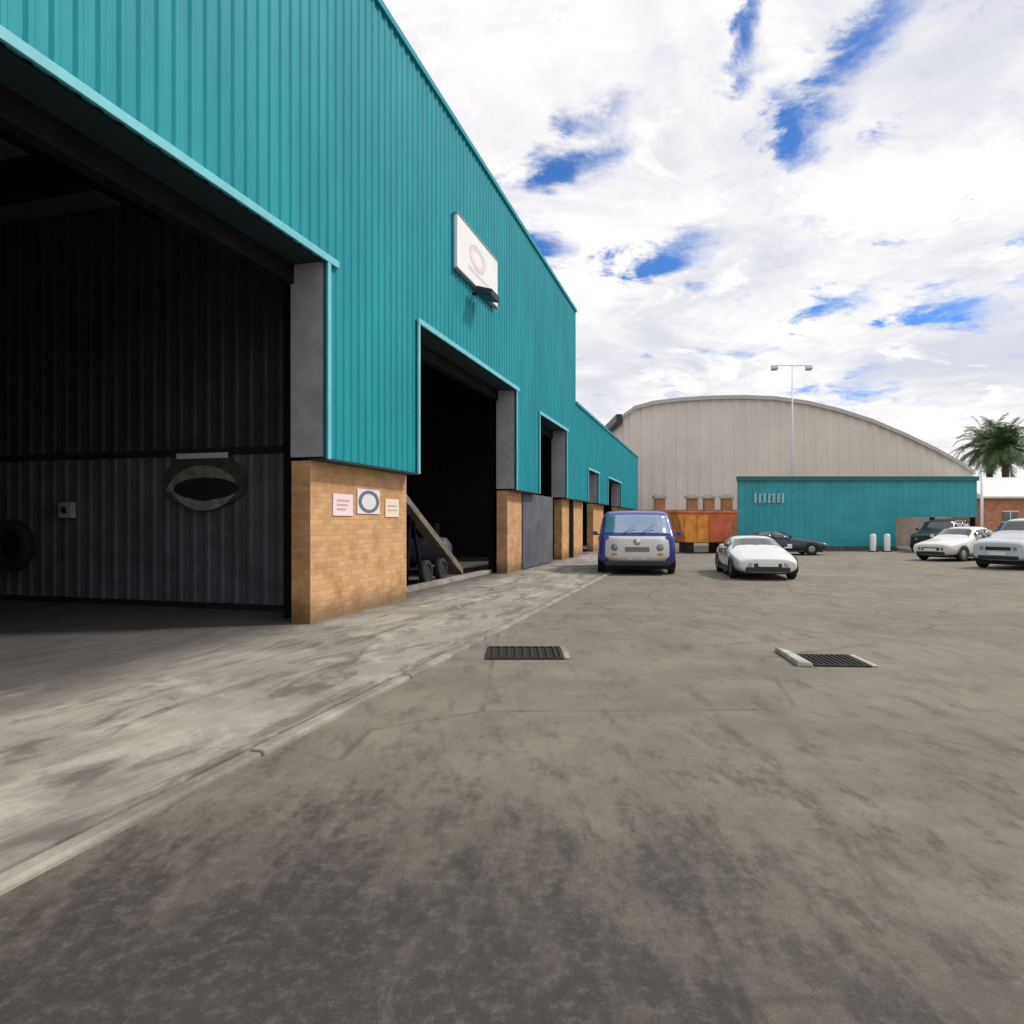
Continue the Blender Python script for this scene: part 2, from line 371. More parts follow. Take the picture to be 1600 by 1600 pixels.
# ------------------------------------------------------------ workshop
B1E, B2E = s_at(900, DC), s_at(997, DC)                # ends of tall and low buildings
S0 = -9.0
RH1, RH2 = 10.76, 6.79
HD, CB = 5.56, 2.57                                    # door head, bottom of cladding
bays = [(1.6, 9.19, HD), (12.63, 19.75, HD), (s_at(843, DC), s_at(885, DC), 5.28)]
bays2 = [(s_at(919, DC), s_at(935, DC), 4.1), (s_at(950, DC), s_at(970, DC), 4.1)]
def front(root, a0, a1, rh, bays):
    c = MB(); x = a0
    for (b0, b1, h) in bays + [(a1, a1, 0)]:
        sheet(c, FR, x, b0, CB, rh)
        if b1 > b0: sheet(c, FR, b0, b1, h, rh)
        x = b1
    finish('cladding', c, M['teal'], root)
    for (b0, b1, h) in bays:
        t = MB(); t.lbox(-DC + .004, -DC + .045, b0 - .1, b1 + .32, h - .02, h + .09); finish('door_flashing', t, M['teal_trim'], root, bevel=.006)
        for x0, x1 in ((b0 - .09, b0), (b1, b1 + .09)):
            t = MB(); t.lbox(-DC + .004, -DC + .04, x0, x1, CB - .02, h - .022); finish('jamb_flashing', t, M['teal_trim'], root, bevel=.006)
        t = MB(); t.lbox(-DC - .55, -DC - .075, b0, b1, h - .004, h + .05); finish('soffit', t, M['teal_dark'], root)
        t = MB(); t.lbox(-DC - .75, -DC - .555, b0, b1, h - .30, h + .6); finish('lintel', t, M['steel_dark'], root)
        for e, q in ((b0, -1), (b1, 1)):                # grey reveals above the brick
            lo_, hi_ = sorted((e, e + q * .05)); t = MB(); t.lbox(-DC - .62, -DC - .055, lo_ + (.004 if q > 0 else 0), hi_, CB + .02, h - .006); finish('door_reveal', t, M['grey_steel'], root, bevel=.004)
    t = MB(); t.lbox(-DC - .08, -DC + .05, a0, a1, rh - .09, rh + .03)
    finish('parapet_flashing', t, M['teal'], root)
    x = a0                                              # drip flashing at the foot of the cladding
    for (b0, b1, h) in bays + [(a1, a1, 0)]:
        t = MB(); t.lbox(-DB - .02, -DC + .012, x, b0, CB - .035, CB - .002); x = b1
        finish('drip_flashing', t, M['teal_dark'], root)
def pier(root, a0, a1):
    b = MB(); b.lbox(-DB - .33, -DB, a0, a1, -.02, CB - .037); finish('brick_pier', b, M['brick'], root)
root = thing('workshop', L(-DC, 12, 0), 'tall teal corrugated steel workshop with brick piers and open bays', 'workshop')
front(root, S0, B1E, RH1, bays)
pier(root, S0, 1.6); pier(root, 9.19, 12.63); pier(root, 19.75, s_at(815, DB)); pier(root, s_at(878, DB), B1E)
DEEP = -25.5
m_ = MB(); m_.lbox(DEEP, -DC - .09, S0, B1E, RH1 - .35, RH1 - .1); finish('roof', m_, M['roof'], root)
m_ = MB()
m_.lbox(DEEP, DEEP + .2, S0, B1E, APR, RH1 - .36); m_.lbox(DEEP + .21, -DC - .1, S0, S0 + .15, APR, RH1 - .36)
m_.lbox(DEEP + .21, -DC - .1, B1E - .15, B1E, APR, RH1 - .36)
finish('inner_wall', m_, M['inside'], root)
m_ = MB()
for k in range(5):
    s = 1.2 + k * 6.8
    if s < B1E: m_.lbox(DEEP + .3, -6.9, s, s + .18, 6.6, 7.2)
for k in range(4): m_.lbox(-10 - k * 4, -9.85 - k * 4, S0 + .2, B1E - .2, 7.22, 7.4)
finish('roof_truss', m_, M['steel_dark'], root)
for s in (9.6, 12.0, 20.2, 22.2):
    m_ = MB(); m_.lbox(-6.62, -6.42, s, s + .2, APR, RH1 - .5); finish('inner_column', m_, M['steel_dark'], root)
# half-height grey leaf closing the near part of the third bay
lf = MB(); sheet(lf, lambda a, o, z: L(-DB + .03 + o * .5, a, z), s_at(815, DB) + .02, s_at(862, DB), APR + .03, CB - .04, pitch=.3)
leaf = finish('sliding_door', lf, M['panel_grey'], root)
# partition across the first bay
SP = 10.4
pt = thing('partition_wall', L(-12, SP, 0), 'grey ribbed sheet partition inside the nearest open bay', 'partition wall')
PF = lambda a, o, z: L(a, SP - o, z)
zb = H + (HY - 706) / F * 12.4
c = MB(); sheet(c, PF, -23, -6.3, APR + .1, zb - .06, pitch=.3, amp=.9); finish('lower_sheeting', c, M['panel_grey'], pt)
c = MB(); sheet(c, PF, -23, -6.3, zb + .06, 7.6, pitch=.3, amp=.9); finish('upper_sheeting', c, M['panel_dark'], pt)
c = MB(); c.lbox(-23, -6.3, SP - .07, SP + .03, zb - .058, zb + .058); c.lbox(-23, -6.3, SP - .05, SP + .04, APR, APR + .098); finish('rail', c, M['black'], pt)
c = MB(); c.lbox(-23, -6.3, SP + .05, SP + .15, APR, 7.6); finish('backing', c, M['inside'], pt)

# things on the partition
def pp(px, py, out=0.06):      # on the partition face
    s = SP - out; lx = lx_at(px, s); p = L(lx, s); return Vector((p.x, p.y, H + (HY - py) / F * p.y))
def disc(mb, c, rx, rz, out0, out1, n=28, a0=0, a1=360, inner=0.):
    """elliptic plate on the partition; c=(lx, z)"""
    full = a1 - a0 >= 360; o, i_ = [], []
    for k in range(n if full else n + 1):
        t = R(a0 + (a1 - a0) * k / n); o.append((c[0] + rx * math.cos(t), c[1] + rz * math.sin(t))); i_.append((c[0] + rx * inner * math.cos(t), c[1] + rz * inner * math.sin(t)))
    poly = o if inner == 0 else None
    if poly: mb.prism([L(x, SP - out0, z) for x, z in poly], L(0, SP - out1) - L(0, SP - out0))
    else:
        for k in range(len(o) - (0 if full else 1)):
            a, b = k, (k + 1) % len(o)
            mb.prism([L(x, SP - out0, z) for x, z in (o[a], o[b], i_[b], i_[a])], L(0, SP - out1) - L(0, SP - out0))
p0, p1 = pp(252, 705), pp(388, 800); lx0, lx1 = lx_at(255, SP - .06), lx_at(388, SP - .06)
cz = (p0.z + p1.z) / 2 - .02; cxl = (lx0 + lx1) / 2; rx = (lx1 - lx0) / 2
eb = thing('emblem_board', L(cxl, SP - .06, cz), 'rounded grey and black board with a pale bar on the ribbed partition', 'sign')
c = MB(); disc(c, (cxl, cz), rx, .50, .06, .09); finish('board', c, mat('olive_black_board', (.055, .058, .045), .7, var=.4, vscale=4), eb)
c = MB(); c.lbox(cxl - rx * .62, cxl + rx * .58, SP - .125, SP - .10, cz + .42, cz + .52); finish('pale_bar', c, mat('pale_bar_paint', (.62, .63, .6), .5), eb, bevel=.008)
c = MB(); disc(c, (cxl - .02, cz - .32), rx * .9, .62, .092, .105, a0=28, a1=165, inner=.62, n=20); finish('upper_arc', c, mat('faded_grey_green', (.20, .21, .175), .6, var=.4, vscale=5), eb)
c = MB(); disc(c, (cxl, cz + .34), rx * .95, .86, .092, .102, a0=215, a1=325, inner=.80, n=18); finish('lower_arc', c, mat('faded_grey_mauve', (.27, .25, .25), .6, var=.3, vscale=5), eb)
c = MB(); disc(c, (cxl + .05, cz - .12), rx * .75, .2, .106, .112); finish('dark_centre', c, M['black'], eb)
q = pp(108, 797); lq = lx_at(108, SP - .06)
sb = thing('switch_box', q, 'small grey switch box on the ribbed partition left of the board', 'switch box')
c = MB(); c.lbox(lq - .16, lq + .16, SP - .16, SP - .05, q.z - .15, q.z + .15); finish('housing', c, M['grey_steel'], sb, bevel=.01)
c = MB(); c.lbox(lq - .05, lq + .05, SP - .185, SP - .162, q.z - .06, q.z + .06); finish('switch', c, M['dark_plastic'], sb)
# big tyre on a bracket, hose reel below it
ty = pp(18, 852, .3)
tr = thing('tyre', ty, 'black tyre hanging against the ribbed partition at the left edge', 'tyre')
def tyre_prof(r, wd): return [(r*.58, -wd*.42), (r*.72, -wd*.5), (r*.93, -wd*.47), (r, -wd*.32), (r, wd*.32), (r*.93, wd*.47), (r*.72, wd*.5), (r*.58, wd*.42), (r*.58, -wd*.42)]
c = MB(); c.lathe(tyre_prof(.5, .24), ty, L(0, 1)); finish('tread', c, M['black'], tr, smooth=True)
c = MB(); c.tube(ty + L(0, -.06), ty + L(0, .24), .05); c.lathe([(0.001, .0), (.28, .0), (.28, .02), (.001, .02)], ty, L(0, 1)); finish('bracket', c, M['steel_dark'], tr)

# inside the second bay: sloping beam on a wheeled frame
bm0, bm1 = L(-7.4, 15.2, 2.3), L(-6.75, 17.9, .12)
rp = thing('loading_ramp', L(-7.2, 16.6, APR), 'dusty sloping steel beam on a wheeled stand in the second bay', 'ramp')
c = MB()
d_ = (bm1 - bm0); nrm = Vector((0, 0, 1)); side = d_.cross(nrm).normalized() * .17
c.hexa([bm0 - side, bm0 + side, bm1 + side, bm1 - side] + [p + Vector((0, 0, .2)) for p in (bm0 - side, bm0 + side, bm1 + side, bm1 - side)])
finish('beam', c, M['rust'], rp, bevel=.01)
c = MB(); c.tube(L(-7.3, 15.7, APR), L(-7.3, 15.9, 1.8), .05); c.tube(L(-7.15, 16.3, APR + .1), L(-7.25, 16.0, 1.6), .05); c.lbox(-7.6, -6.9, 15.6, 16.9, .28, .4)
finish('stand', c, M['steel_dark'], rp)
for sx in (15.8, 16.8):
    c = MB(); c.lathe(tyre_prof(.3, .16), L(-6.82, sx, .34), L(1, 0)); wv = finish('wheel', c, M['black'], rp, smooth=True)
    c = MB(); c.lathe([(.001, .05), (.17, .05), (.17, -.05), (.001, -.05)], L(-6.82, sx, .34), L(1, 0)); finish('hub', c, M['cast_iron'], wv)
cp = thing('compressor', L(-8.0, 18.6, APR), 'dull violet grey tank machine beside the sloping beam', 'machine')
c = MB(); c.lathe([(.001, -.75), (.24, -.72), (.38, -.6), (.4, -.5), (.4, .5), (.38, .6), (.24, .72), (.001, .75)], L(-8.0, 18.6, .75), L(1, 0)); finish('tank', c, mat('violet_grey_tank', (.06, .054, .08), .6, var=.2), cp, smooth=True)
c = MB(); c.lbox(-8.35, -7.65, 18.45, 18.8, 1.16, 1.55); finish('motor', c, M['steel_dark'], cp, bevel=.03)
for lx in (-8.5, -7.6):
    c = MB(); c.lbox(lx, lx + .08, 18.35, 18.85, APR, .5); finish('leg', c, M['steel_dark'], cp)
c = MB(); c.lbox(-6.6, -6.35, 12.75, 19.7, APR + .004, APR + .11)
tag(finish('threshold_strip', c, M['concrete_kerb'], bevel=.01), 'low concrete strip across the second bay opening', 'threshold')

# shop sign and the floodlight under its far end
sa, sb_ = s_at(708, DC), s_at(772, DC)
sg = thing('wall_sign', L(-DC, (sa + sb_) / 2, 7.37), 'white rectangular sign board high on the teal wall', 'sign')
c = MB(); c.lbox(-DC + .012, -DC + .1, sa, sb_, 7.37, 8.58); finish('board', c, M['white'], sg, bevel=.01)
c = MB()
for z0 in (7.34, 8.582): c.lbox(-DC + .008, -DC + .115, sa - .03, sb_ + .03, z0, z0 + .028)
finish('frame', c, M['grey_steel'], sg)
pk = mat('faded_pink_print', (.72, .62, .66), .5, var=.12, vscale=3)
c = MB(); cc = (sa + sb_) / 2
def fdisc(mb, s, z, ra, rz, o0, o1, n=24, inner=0):
    pts = [(s + ra * math.cos(2*math.pi*k/n), z + rz * math.sin(2*math.pi*k/n)) for k in range(n)]
    if not inner: mb.prism([L(o0, a, b) for a, b in pts], L(o1 - o0, 0) ); return
    for k in range(n):
        a, b = pts[k], pts[(k+1) % n]; f = lambda p: (s + (p[0]-s)*inner, z + (p[1]-z)*inner)
        mb.prism([L(o0, *a), L(o0, *b), L(o0, *f(b)), L(o0, *f(a))], L(o1 - o0, 0))
fdisc(c, cc - .1, 8.05, .62, .30, -DC + .1, -DC + .106, inner=.6)
c.lbox(-DC + .1, -DC + .106, cc - .75, cc + .75, 7.62, 7.70)
finish('print', c, pk, sg)
fl = thing('floodlight', L(-DC, s_at(760, DC), 7.05), 'dark floodlight bracketed below the white sign', 'floodlight')
sf = s_at(757, DC - .3)
c = MB(); c.hexa([L(-DC + .16, sf - .32, 7.1), L(-DC + .58, sf - .32, 7.0), L(-DC + .58, sf + .32, 7.0), L(-DC + .16, sf + .32, 7.1),
                  L(-DC + .2, sf - .32, 7.28), L(-DC + .6, sf - .32, 7.16), L(-DC + .6, sf + .32, 7.16), L(-DC + .2, sf + .32, 7.28)]); finish('housing', c, mat('dark_teal_housing', (.005, .02, .03), .5), fl, bevel=.02)
c = MB(); c.lbox(-DC + .0, -DC + .2, sf - .04, sf + .04, 7.16, 7.22); finish('bracket', c, M['steel_dark'], fl)

# three notices on the nearest brick pier
def notice(name, px0, px1, py0, py1, label, base, mark):
    a0, a1 = s_at(px0, DB), s_at(px1, DB); Y = L(-DB, (a0 + a1) / 2).y
    z1, z0 = H + (HY - py0) / F * Y, H + (HY - py1) / F * Y
    r = thing(name, L(-DB, (a0 + a1) / 2, z0), label, 'notice', 'notices on the nearest brick pier')
    c = MB(); c.lbox(-DB + .003, -DB + .02, a0, a1, z0, z1); finish('plate', c, base, r, bevel=.003)
    mark(r, a0, a1, z0, z1)
def m_bars(r, a0, a1, z0, z1):
    c = MB(); h = z1 - z0; w_ = a1 - a0
    for k in range(3): c.lbox(-DB + .02, -DB + .024, a0 + w_*.18, a1 - w_*(.18 + .1*k), z1 - h*(.28 + .2*k) - h*.06, z1 - h*(.28 + .2*k) + h*.03)
    finish('print', c, mat('faint_red_print', (.62, .36, .36), .5), r)
def m_ring(r, a0, a1, z0, z1):
    c = MB(); fdisc(c, (a0+a1)/2, (z0+z1)/2, (a1-a0)*.46, (z1-z0)*.46, -DB + .02, -DB + .026, inner=.72); finish('ring', c, mat('slate_print', (.13, .14, .18), .5), r)
def m_line(r, a0, a1, z0, z1):
    c = MB(); h = z1 - z0; c.lbox(-DB + .02, -DB + .024, a0 + .08, a1 - .08, z0 + h*.35, z0 + h*.42); c.lbox(-DB + .02, -DB + .024, a0 + .08, a1 - .12, z0 + h*.58, z0 + h*.66)
    finish('print', c, mat('tan_print', (.5, .38, .25), .5), r)
notice('notice', 519, 550, 772, 806, 'pinkish white notice, the one nearest the open bay on the pier', mat('pinkish_white', (.80, .68, .68), .5), m_bars)
notice('notice', 557, 592, 765, 803, 'white notice with a dark ring, middle one on the pier', mat('cool_white', (.70, .70, .72), .5), m_ring)
notice('notice', 601, 622, 780, 808, 'small cream notice farthest along the pier', mat('cream_white', (.78, .68, .52), .5), m_line)

# ------------------------------------------------------------ lower teal building behind the workshop
lo = thing('low_workshop', L(-DC, 40, 0), 'lower teal corrugated building joined to the far end of the tall workshop', 'workshop')
front(lo, B1E + .01, B2E, RH2, bays2)
def pier2(a0, a1): pier(lo, a0, a1)
pier2(B1E + .01, bays2[0][0]); pier2(bays2[0][1], bays2[1][0]); pier2(bays2[1][1], B2E)
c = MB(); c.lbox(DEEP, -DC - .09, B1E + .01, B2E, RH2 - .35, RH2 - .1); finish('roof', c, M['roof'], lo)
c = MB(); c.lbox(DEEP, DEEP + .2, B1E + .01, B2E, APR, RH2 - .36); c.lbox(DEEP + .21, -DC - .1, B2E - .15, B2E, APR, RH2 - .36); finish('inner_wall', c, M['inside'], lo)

# ------------------------------------------------------------ arched hall behind
ZH = 60.0
arc = [(974, 652), (990, 640), (1020, 632), (1060, 627), (1110, 624), (1160, 623), (1210, 625), (1260, 632), (1310, 644), (1360, 660), (1410, 681), (1460, 705), (1500, 727), (1520, 741)]
hl = thing('arched_hall', W(1250, 0, ZH) * 1 - Vector((0, 0, W(1250, 0, ZH).z)), 'large pale grey hall with a low curved roof beyond the yard', 'hall')
top = [W(a, b, ZH) for a, b in arc]
def zat(x):
    for p, q in zip(top, top[1:]):
        if p.x <= x <= q.x: return p.z + (q.z - p.z) * (x - p.x) / (q.x - p.x)
    return top[-1].z
M['hall'] = mat('pale_hall_sheeting', (.68, .62, .56), .6, var=.07, vscale=.25)
M['hall_roof'] = mat('hall_roof_sheeting', (.46, .45, .43), .55, var=.1)
c = MB(); x = top[0].x; i = 0; pts = []
while x < top[-1].x:
    pts.append((x, 0 if i % 4 in (0, 1) else .07)); x += (.45, .12, .33, .12)[i % 4]; i += 1
pts.append((top[-1].x, 0))
for (a, ha), (b, hb) in zip(pts, pts[1:]): c.quad([(a, ZH - ha, 1.9), (b, ZH - hb, 1.9), (b, ZH - hb, zat(b)), (a, ZH - ha, zat(a))])
finish('gable_wall', c, M['hall'], hl)
c = MB()
for p, q in zip(top, top[1:]):
    c.prism([p + Vector((0, -.35, -.05)), q + Vector((0, -.35, -.05)), q + Vector((0, -.35, .28)), p + Vector((0, -.35, .28))], (0, 40, 0))
finish('roof', c, M['hall_roof'], hl)
c = MB(); c.box(top[0].x, top[-1].x, ZH - .15, ZH + .1, 0, 1.9 - .003); finish('brick_plinth', c, M['brick_red'], hl)
c = MB(); c.box(top[0].x - .05, top[0].x + .1, ZH + .11, ZH + 39, 0, top[0].z - .1); c.box(top[-1].x - .1, top[-1].x, ZH + .11, ZH + 39, 0, top[-1].z - .1); c.box(top[0].x + .11, top[-1].x - .11, ZH + 38, ZH + 38.3, 0, 5); finish('side_wall', c, M['hall'], hl)
c = MB(); p = W(967, 653, ZH - .5); c.box(p.x - .25, p.x + .25, ZH - .7, ZH + 10, p.z - .35, p.z + .3); finish('gutter_end', c, M['dark_plastic'], hl)

# brick boundary wall with capped piers in front of the hall
M['cap'] = mat('weathered_cap_stone', (.48, .44, .38), .8, var=.25)
bw = thing('brick_wall', Vector((W(1080, 0, 52).x, 52, 0)), 'orange brick boundary wall with pale capped piers before the hall', 'wall')
xa, xb = W(985, 0, 52).x, W(1175, 0, 52).x
c = MB(); c.box(xa, xb, 52, 52.25, 0, 2.5); finish('wall', c, M['brick_red'], bw)
for px in (1031, 1082, 1108, 1136):
    X = W(px, 0, 52).x
    c = MB(); c.box(X - .38, X + .38, 51.85, 52.4, 0, 3.35); pr = finish('pier', c, M['brick_red'], bw)
    c = MB(); c.prism([(X - .5, 51.72, 3.352), (X + .5, 51.72, 3.352), (X + .5, 52.52, 3.352), (X - .5, 52.52, 3.352)], (0, 0, .18)); c.prism([(X - .3, 51.92, 3.533), (X + .3, 51.92, 3.533), (X + .3, 52.32, 3.533), (X - .3, 52.32, 3.533)], (0, 0, .12)); finish('cap', c, M['cap'], pr)

# ------------------------------------------------------------ low teal building with open bay
ZL = 37.5
lx0, lx1, lxm = W(1153, 0, ZL).x, W(1526, 0, ZL).x, W(1400, 0, ZL).x
zt = W(0, 745, ZL).z; zo = W(0, 808, ZL).z
tb = thing('teal_shed', Vector(((lx0 + lx1) / 2, ZL, 0)), 'low flat teal shed across the yard with an open bay at its right end', 'shed')
M['teal_far'] = mat('teal_shed_sheeting', (.022, .33, .37), .5, var=.12, vscale=.8)
c = MB(); FS = lambda a, o, z: Vector((a, ZL - o, z))
sheet(c, FS, lx0, lxm, .25, zo, pitch=.36, amp=.8); sheet(c, FS, lx0, lx1, zo, zt - .22, pitch=.36, amp=.8)
finish('cladding', c, M['teal_far'], tb)
c = MB(); c.box(lx0 - .06, lx1 + .06, ZL - .14, ZL + .1, zt - .218, zt + .02); finish('fascia', c, M['teal_dark'] if False else mat('fascia_teal', (.012, .15, .15), .5), tb)
c = MB(); c.box(lx0, lxm, ZL - .06, ZL + .1, 0, .248); finish('plinth', c, mat('damp_plinth', (.10, .09, .075), .9, var=.3), tb)
KS = .345
def skew(mb):
    for v in mb.bm.verts: v.co.x += KS * max(0, v.co.y - ZL - .12)
c = MB(); c.box(lx0, lx1, ZL + .11, ZL + 9, zt - .12, zt - .02); skew(c); finish('roof', c, M['roof'], tb)
c = MB(); c.box(lx0, lx0 + .15, ZL + .11, ZL + 9, 0, zt - .13); c.box(lxm - .15, lxm, ZL + .11, ZL + 6, 0, zt - .13); c.box(lx0 + .16, lx1, ZL + 8.8, ZL + 9, 0, zt - .13); skew(c)
finish('side_wall', c, mat('beige_render', (.48, .42, .37), .8, var=.15), tb)
for X in (lx1 - .2, lxm + 2.0):
    c = MB(); c.box(X - .09, X + .09, ZL - .05, ZL + .12, 0, zo - .005); finish('post', c, M['steel_dark'], tb)
# pale lettering strip: blurred letters at the left end
c = MB(); xs = W(1178, 0, ZL).x; z0, z1 = W(0, 786, ZL).z, W(0, 771, ZL).z
for k in range(7):
    u = xs + k * .25
    c.box(u, u + .11, ZL - .1, ZL - .05, z0, z1)
    if k % 2: c.box(u + .071, u + .18, ZL - .1, ZL - .05, z1 - .1, z1)
    if k % 3: c.box(u + .071, u + .16, ZL - .1, ZL - .05, z0, z0 + .1)
    if k in (0, 4, 5): c.box(u + .071, u + .17, ZL - .1, ZL - .05, (z0+z1)/2 - .05, (z0+z1)/2 + .05)
finish('lettering', c, mat('pale_blue_lettering', (.34, .64, .68), .5), tb)
for i, (px, lb) in enumerate(((1364, 'white bollard by the teal shed, the one nearer the lamp mast'), (1386, 'white bollard by the teal shed, the one nearer the open bay'))):
    p = W(px, 0, ZL - 1.2); r = thing('bollard', (p.x, p.y, 0), lb, 'bollard', 'white bollards by the teal shed')
    c = MB(); c.lathe([(.15, 0), (.15, .85), (.12, .93), (.001, .96)], (p.x, p.y, 0), (0, 0, 1), 16); finish('post', c, M['white'], r, smooth=True)
    c = MB(); c.lathe([(.22, 0), (.22, .05), (.151, .05)], (p.x, p.y, 0), (0, 0, 1), 16); finish('foot', c, M['steel_dark'], r)

# lamp mast behind the shed
p = W(1238, 0, 50); mp = thing('lamp_mast', (p.x, p.y, 0), 'tall thin pale lighting mast rising behind the teal shed', 'lamp post')
zt_ = W(0, 570, 50).z
c = MB(); c.tube((p.x, p.y, 0), (p.x, p.y, zt_), .075, .04); finish('pole', c, M['pole'], mp, smooth=True)
c = MB(); c.tube((p.x - 1.5, p.y, zt_ - .05), (p.x + 1.3, p.y, zt_ - .05), .03); finish('crossarm', c, M['pole'], mp)
for dx in (-1.35, 1.15):
    c = MB(); c.hexa([(p.x+dx-.22, p.y-.3, zt_-.32), (p.x+dx+.22, p.y-.3, zt_-.32), (p.x+dx+.22, p.y+.05, zt_-.42), (p.x+dx-.22, p.y+.05, zt_-.42),
                      (p.x+dx-.2, p.y-.24, zt_-.1), (p.x+dx+.2, p.y-.24, zt_-.1), (p.x+dx+.2, p.y+.08, zt_-.1), (p.x+dx-.2, p.y+.08, zt_-.1)]); finish('lamp_head', c, M['pole'], mp)

# small brick building with pale roof at the right edge
ZB = 56; b0 = W(1538, 0, ZB).x; b1 = b0 + 14
bh = thing('brick_building', (b0 + 7, ZB, 0), 'low brick building with a pale roof below the trees at the right edge', 'building')
c = MB(); c.box(b0, b1, ZB, ZB + 8, 0, 3.55); finish('wall', c, M['brick_red'], bh)
c = MB(); ze = W(0, 776, ZB).z; zr = W(0, 746, ZB + 4).z
c.prism([(b0 - .4, ZB - .5, ze), (b0 - .4, ZB + 4, zr), (b0 - .4, ZB + 8.5, ze), (b0 - .4, ZB + 8.5, ze - .15), (b0 - .4, ZB - .5, ze - .15)], (15, 0, 0)); finish('roof', c, mat('pale_roof_sheet', (.66, .68, .68), .5, var=.06), bh)
for X in (b0 + 1.5, b0 + 4.2):
    c = MB(); c.box(X, X + 1.2, ZB - .05, ZB + .02, 1.2, 2.4); wn = finish('window', c, M['glass'], bh)
    c = MB(); c.box(X - .08, X + 1.28, ZB - .07, ZB - .052, 1.1, 1.198); c.box(X - .08, X + 1.28, ZB - .07, ZB - .052, 2.402, 2.48); c.box(X + .57, X + .63, ZB - .07, ZB - .052, 1.2, 2.4); finish('frame', c, M['white'], wn)
p = W(1534, 0, 34); wp = thing('flag_pole', (p.x, p.y, 0), 'thin white post at the right end of the teal shed', 'post')
c = MB(); c.tube((p.x, p.y, 0), (p.x, p.y, 4.1), .07, .06); finish('pole', c, M['white'], wp, smooth=True)
c = MB(); c.lathe([(.001, .12), (.08, .08), (.08, 0), (.001, -.01)], (p.x, p.y, 4.1), (0, 0, 1), 12); finish('cap', c, M['pole'], wp)

# ------------------------------------------------------------ trees
def leaf_mat(name, a, b_):
    m_ = bpy.data.materials.new(name); m_.use_nodes = True
    g = NT(m_.node_tree); b = g.n['Principled BSDF']; tc = g.new('ShaderNodeTexCoord').outputs['Object']
    n = g.noise(tc, 1.1, 4, .6)
    g.put(b.inputs['Base Color'], g.mix(g.ramp(n, .35, .65), (*a, 1), (*b_, 1))); b.inputs['Roughness'].default_value = .55
    b.inputs['Subsurface Weight'].default_value = 0
    return m_
M['leaf'] = leaf_mat('tree_leaves', (.022, .055, .018), (.07, .13, .035))
M['palm_leaf'] = leaf_mat('palm_fronds', (.035, .085, .028), (.085, .15, .05))
M['dry_frond'] = mat('dry_brown_fronds', (.16, .105, .05), .9, var=.35)
def frond(c, root, az, up, ln, droop, nl=26, wl=.62):
    p = Vector(root); d = Vector((math.cos(az) * math.cos(up), math.sin(az) * math.cos(up), math.sin(up))); n = nl; st_ = ln / n
    sd_ = Vector((-math.sin(az), math.cos(az), 0)); pts = []
    for i in range(n + 1):
        pts.append(p.copy()); p = p + d * st_; d = (d + Vector((0, 0, -droop * (i / n + .25) / n * 2.2))).normalized()
    for i in range(n):
        a, b = pts[i], pts[i+1]; r_ = .035 * (1 - i / n) + .012
        c.prism([a - sd_*r_, a + sd_*r_, a + Vector((0, 0, r_))], b - a)
        if i < 3: continue
        l_ = wl * math.sin(math.pi * min(1, (i + 2) / (n + 2))) ** .6 + .08; fw = (b - a).normalized()
        for sg_ in (-1, 1):
            for j in (0, .5):
                q = a.lerp(b, j); tip = q + (sd_ * sg_ * .8 + fw * .65 + Vector((0, 0, random.uniform(-.45, .1)))) * l_ * random.uniform(.8, 1.15)
                c.quad([q - fw * .03, q + fw * .03, tip + fw * .012, tip - fw * .012])
def palm(base, th, ln, label, n=66):
    r = thing('palm_tree', base, label, 'palm tree', 'palms behind the brick building'); B = Vector(base); T = B + Vector((0, 0, th))
    c = MB(); prof = []
    for i in range(24):
        h = th * i / 23; rr = .34 - .08 * i / 23 + (.02 if i % 2 else 0) + (.10 * max(0, (i - 19)) / 4); prof.append((rr, h))
    prof.append((.001, th + .1)); c.lathe(prof, B, (0, 0, 1), 14); finish('trunk', c, M['bark'], r, smooth=True)
    c = MB()
    for k in range(n):
        up = R(-22 + 100 * (k / n) ** .8 + random.uniform(-6, 6)); frond(c, T, k * 2.399 + random.uniform(-.2, .2), up, ln * random.uniform(.85, 1.08), random.uniform(.9, 1.5))
    finish('crown', c, M['palm_leaf'], r)
    c = MB()
    for k in range(26): frond(c, T - Vector((0, 0, .25)), k * 2.399, R(random.uniform(-72, -45)), ln * random.uniform(.28, .42), .5, 8, .22)
    finish('dry_skirt', c, M['dry_frond'], r)
ZT = 64.0
palm((W(1571, 0, ZT).x, ZT, 0), W(0, 702, ZT).z, 3.7, 'green palm with a brown skirt behind the brick building')
palm((W(1601, 0, ZT).x + .2, ZT + 5, 0), W(0, 694, ZT).z, 3.9, 'second palm, the one cut off by the right edge')
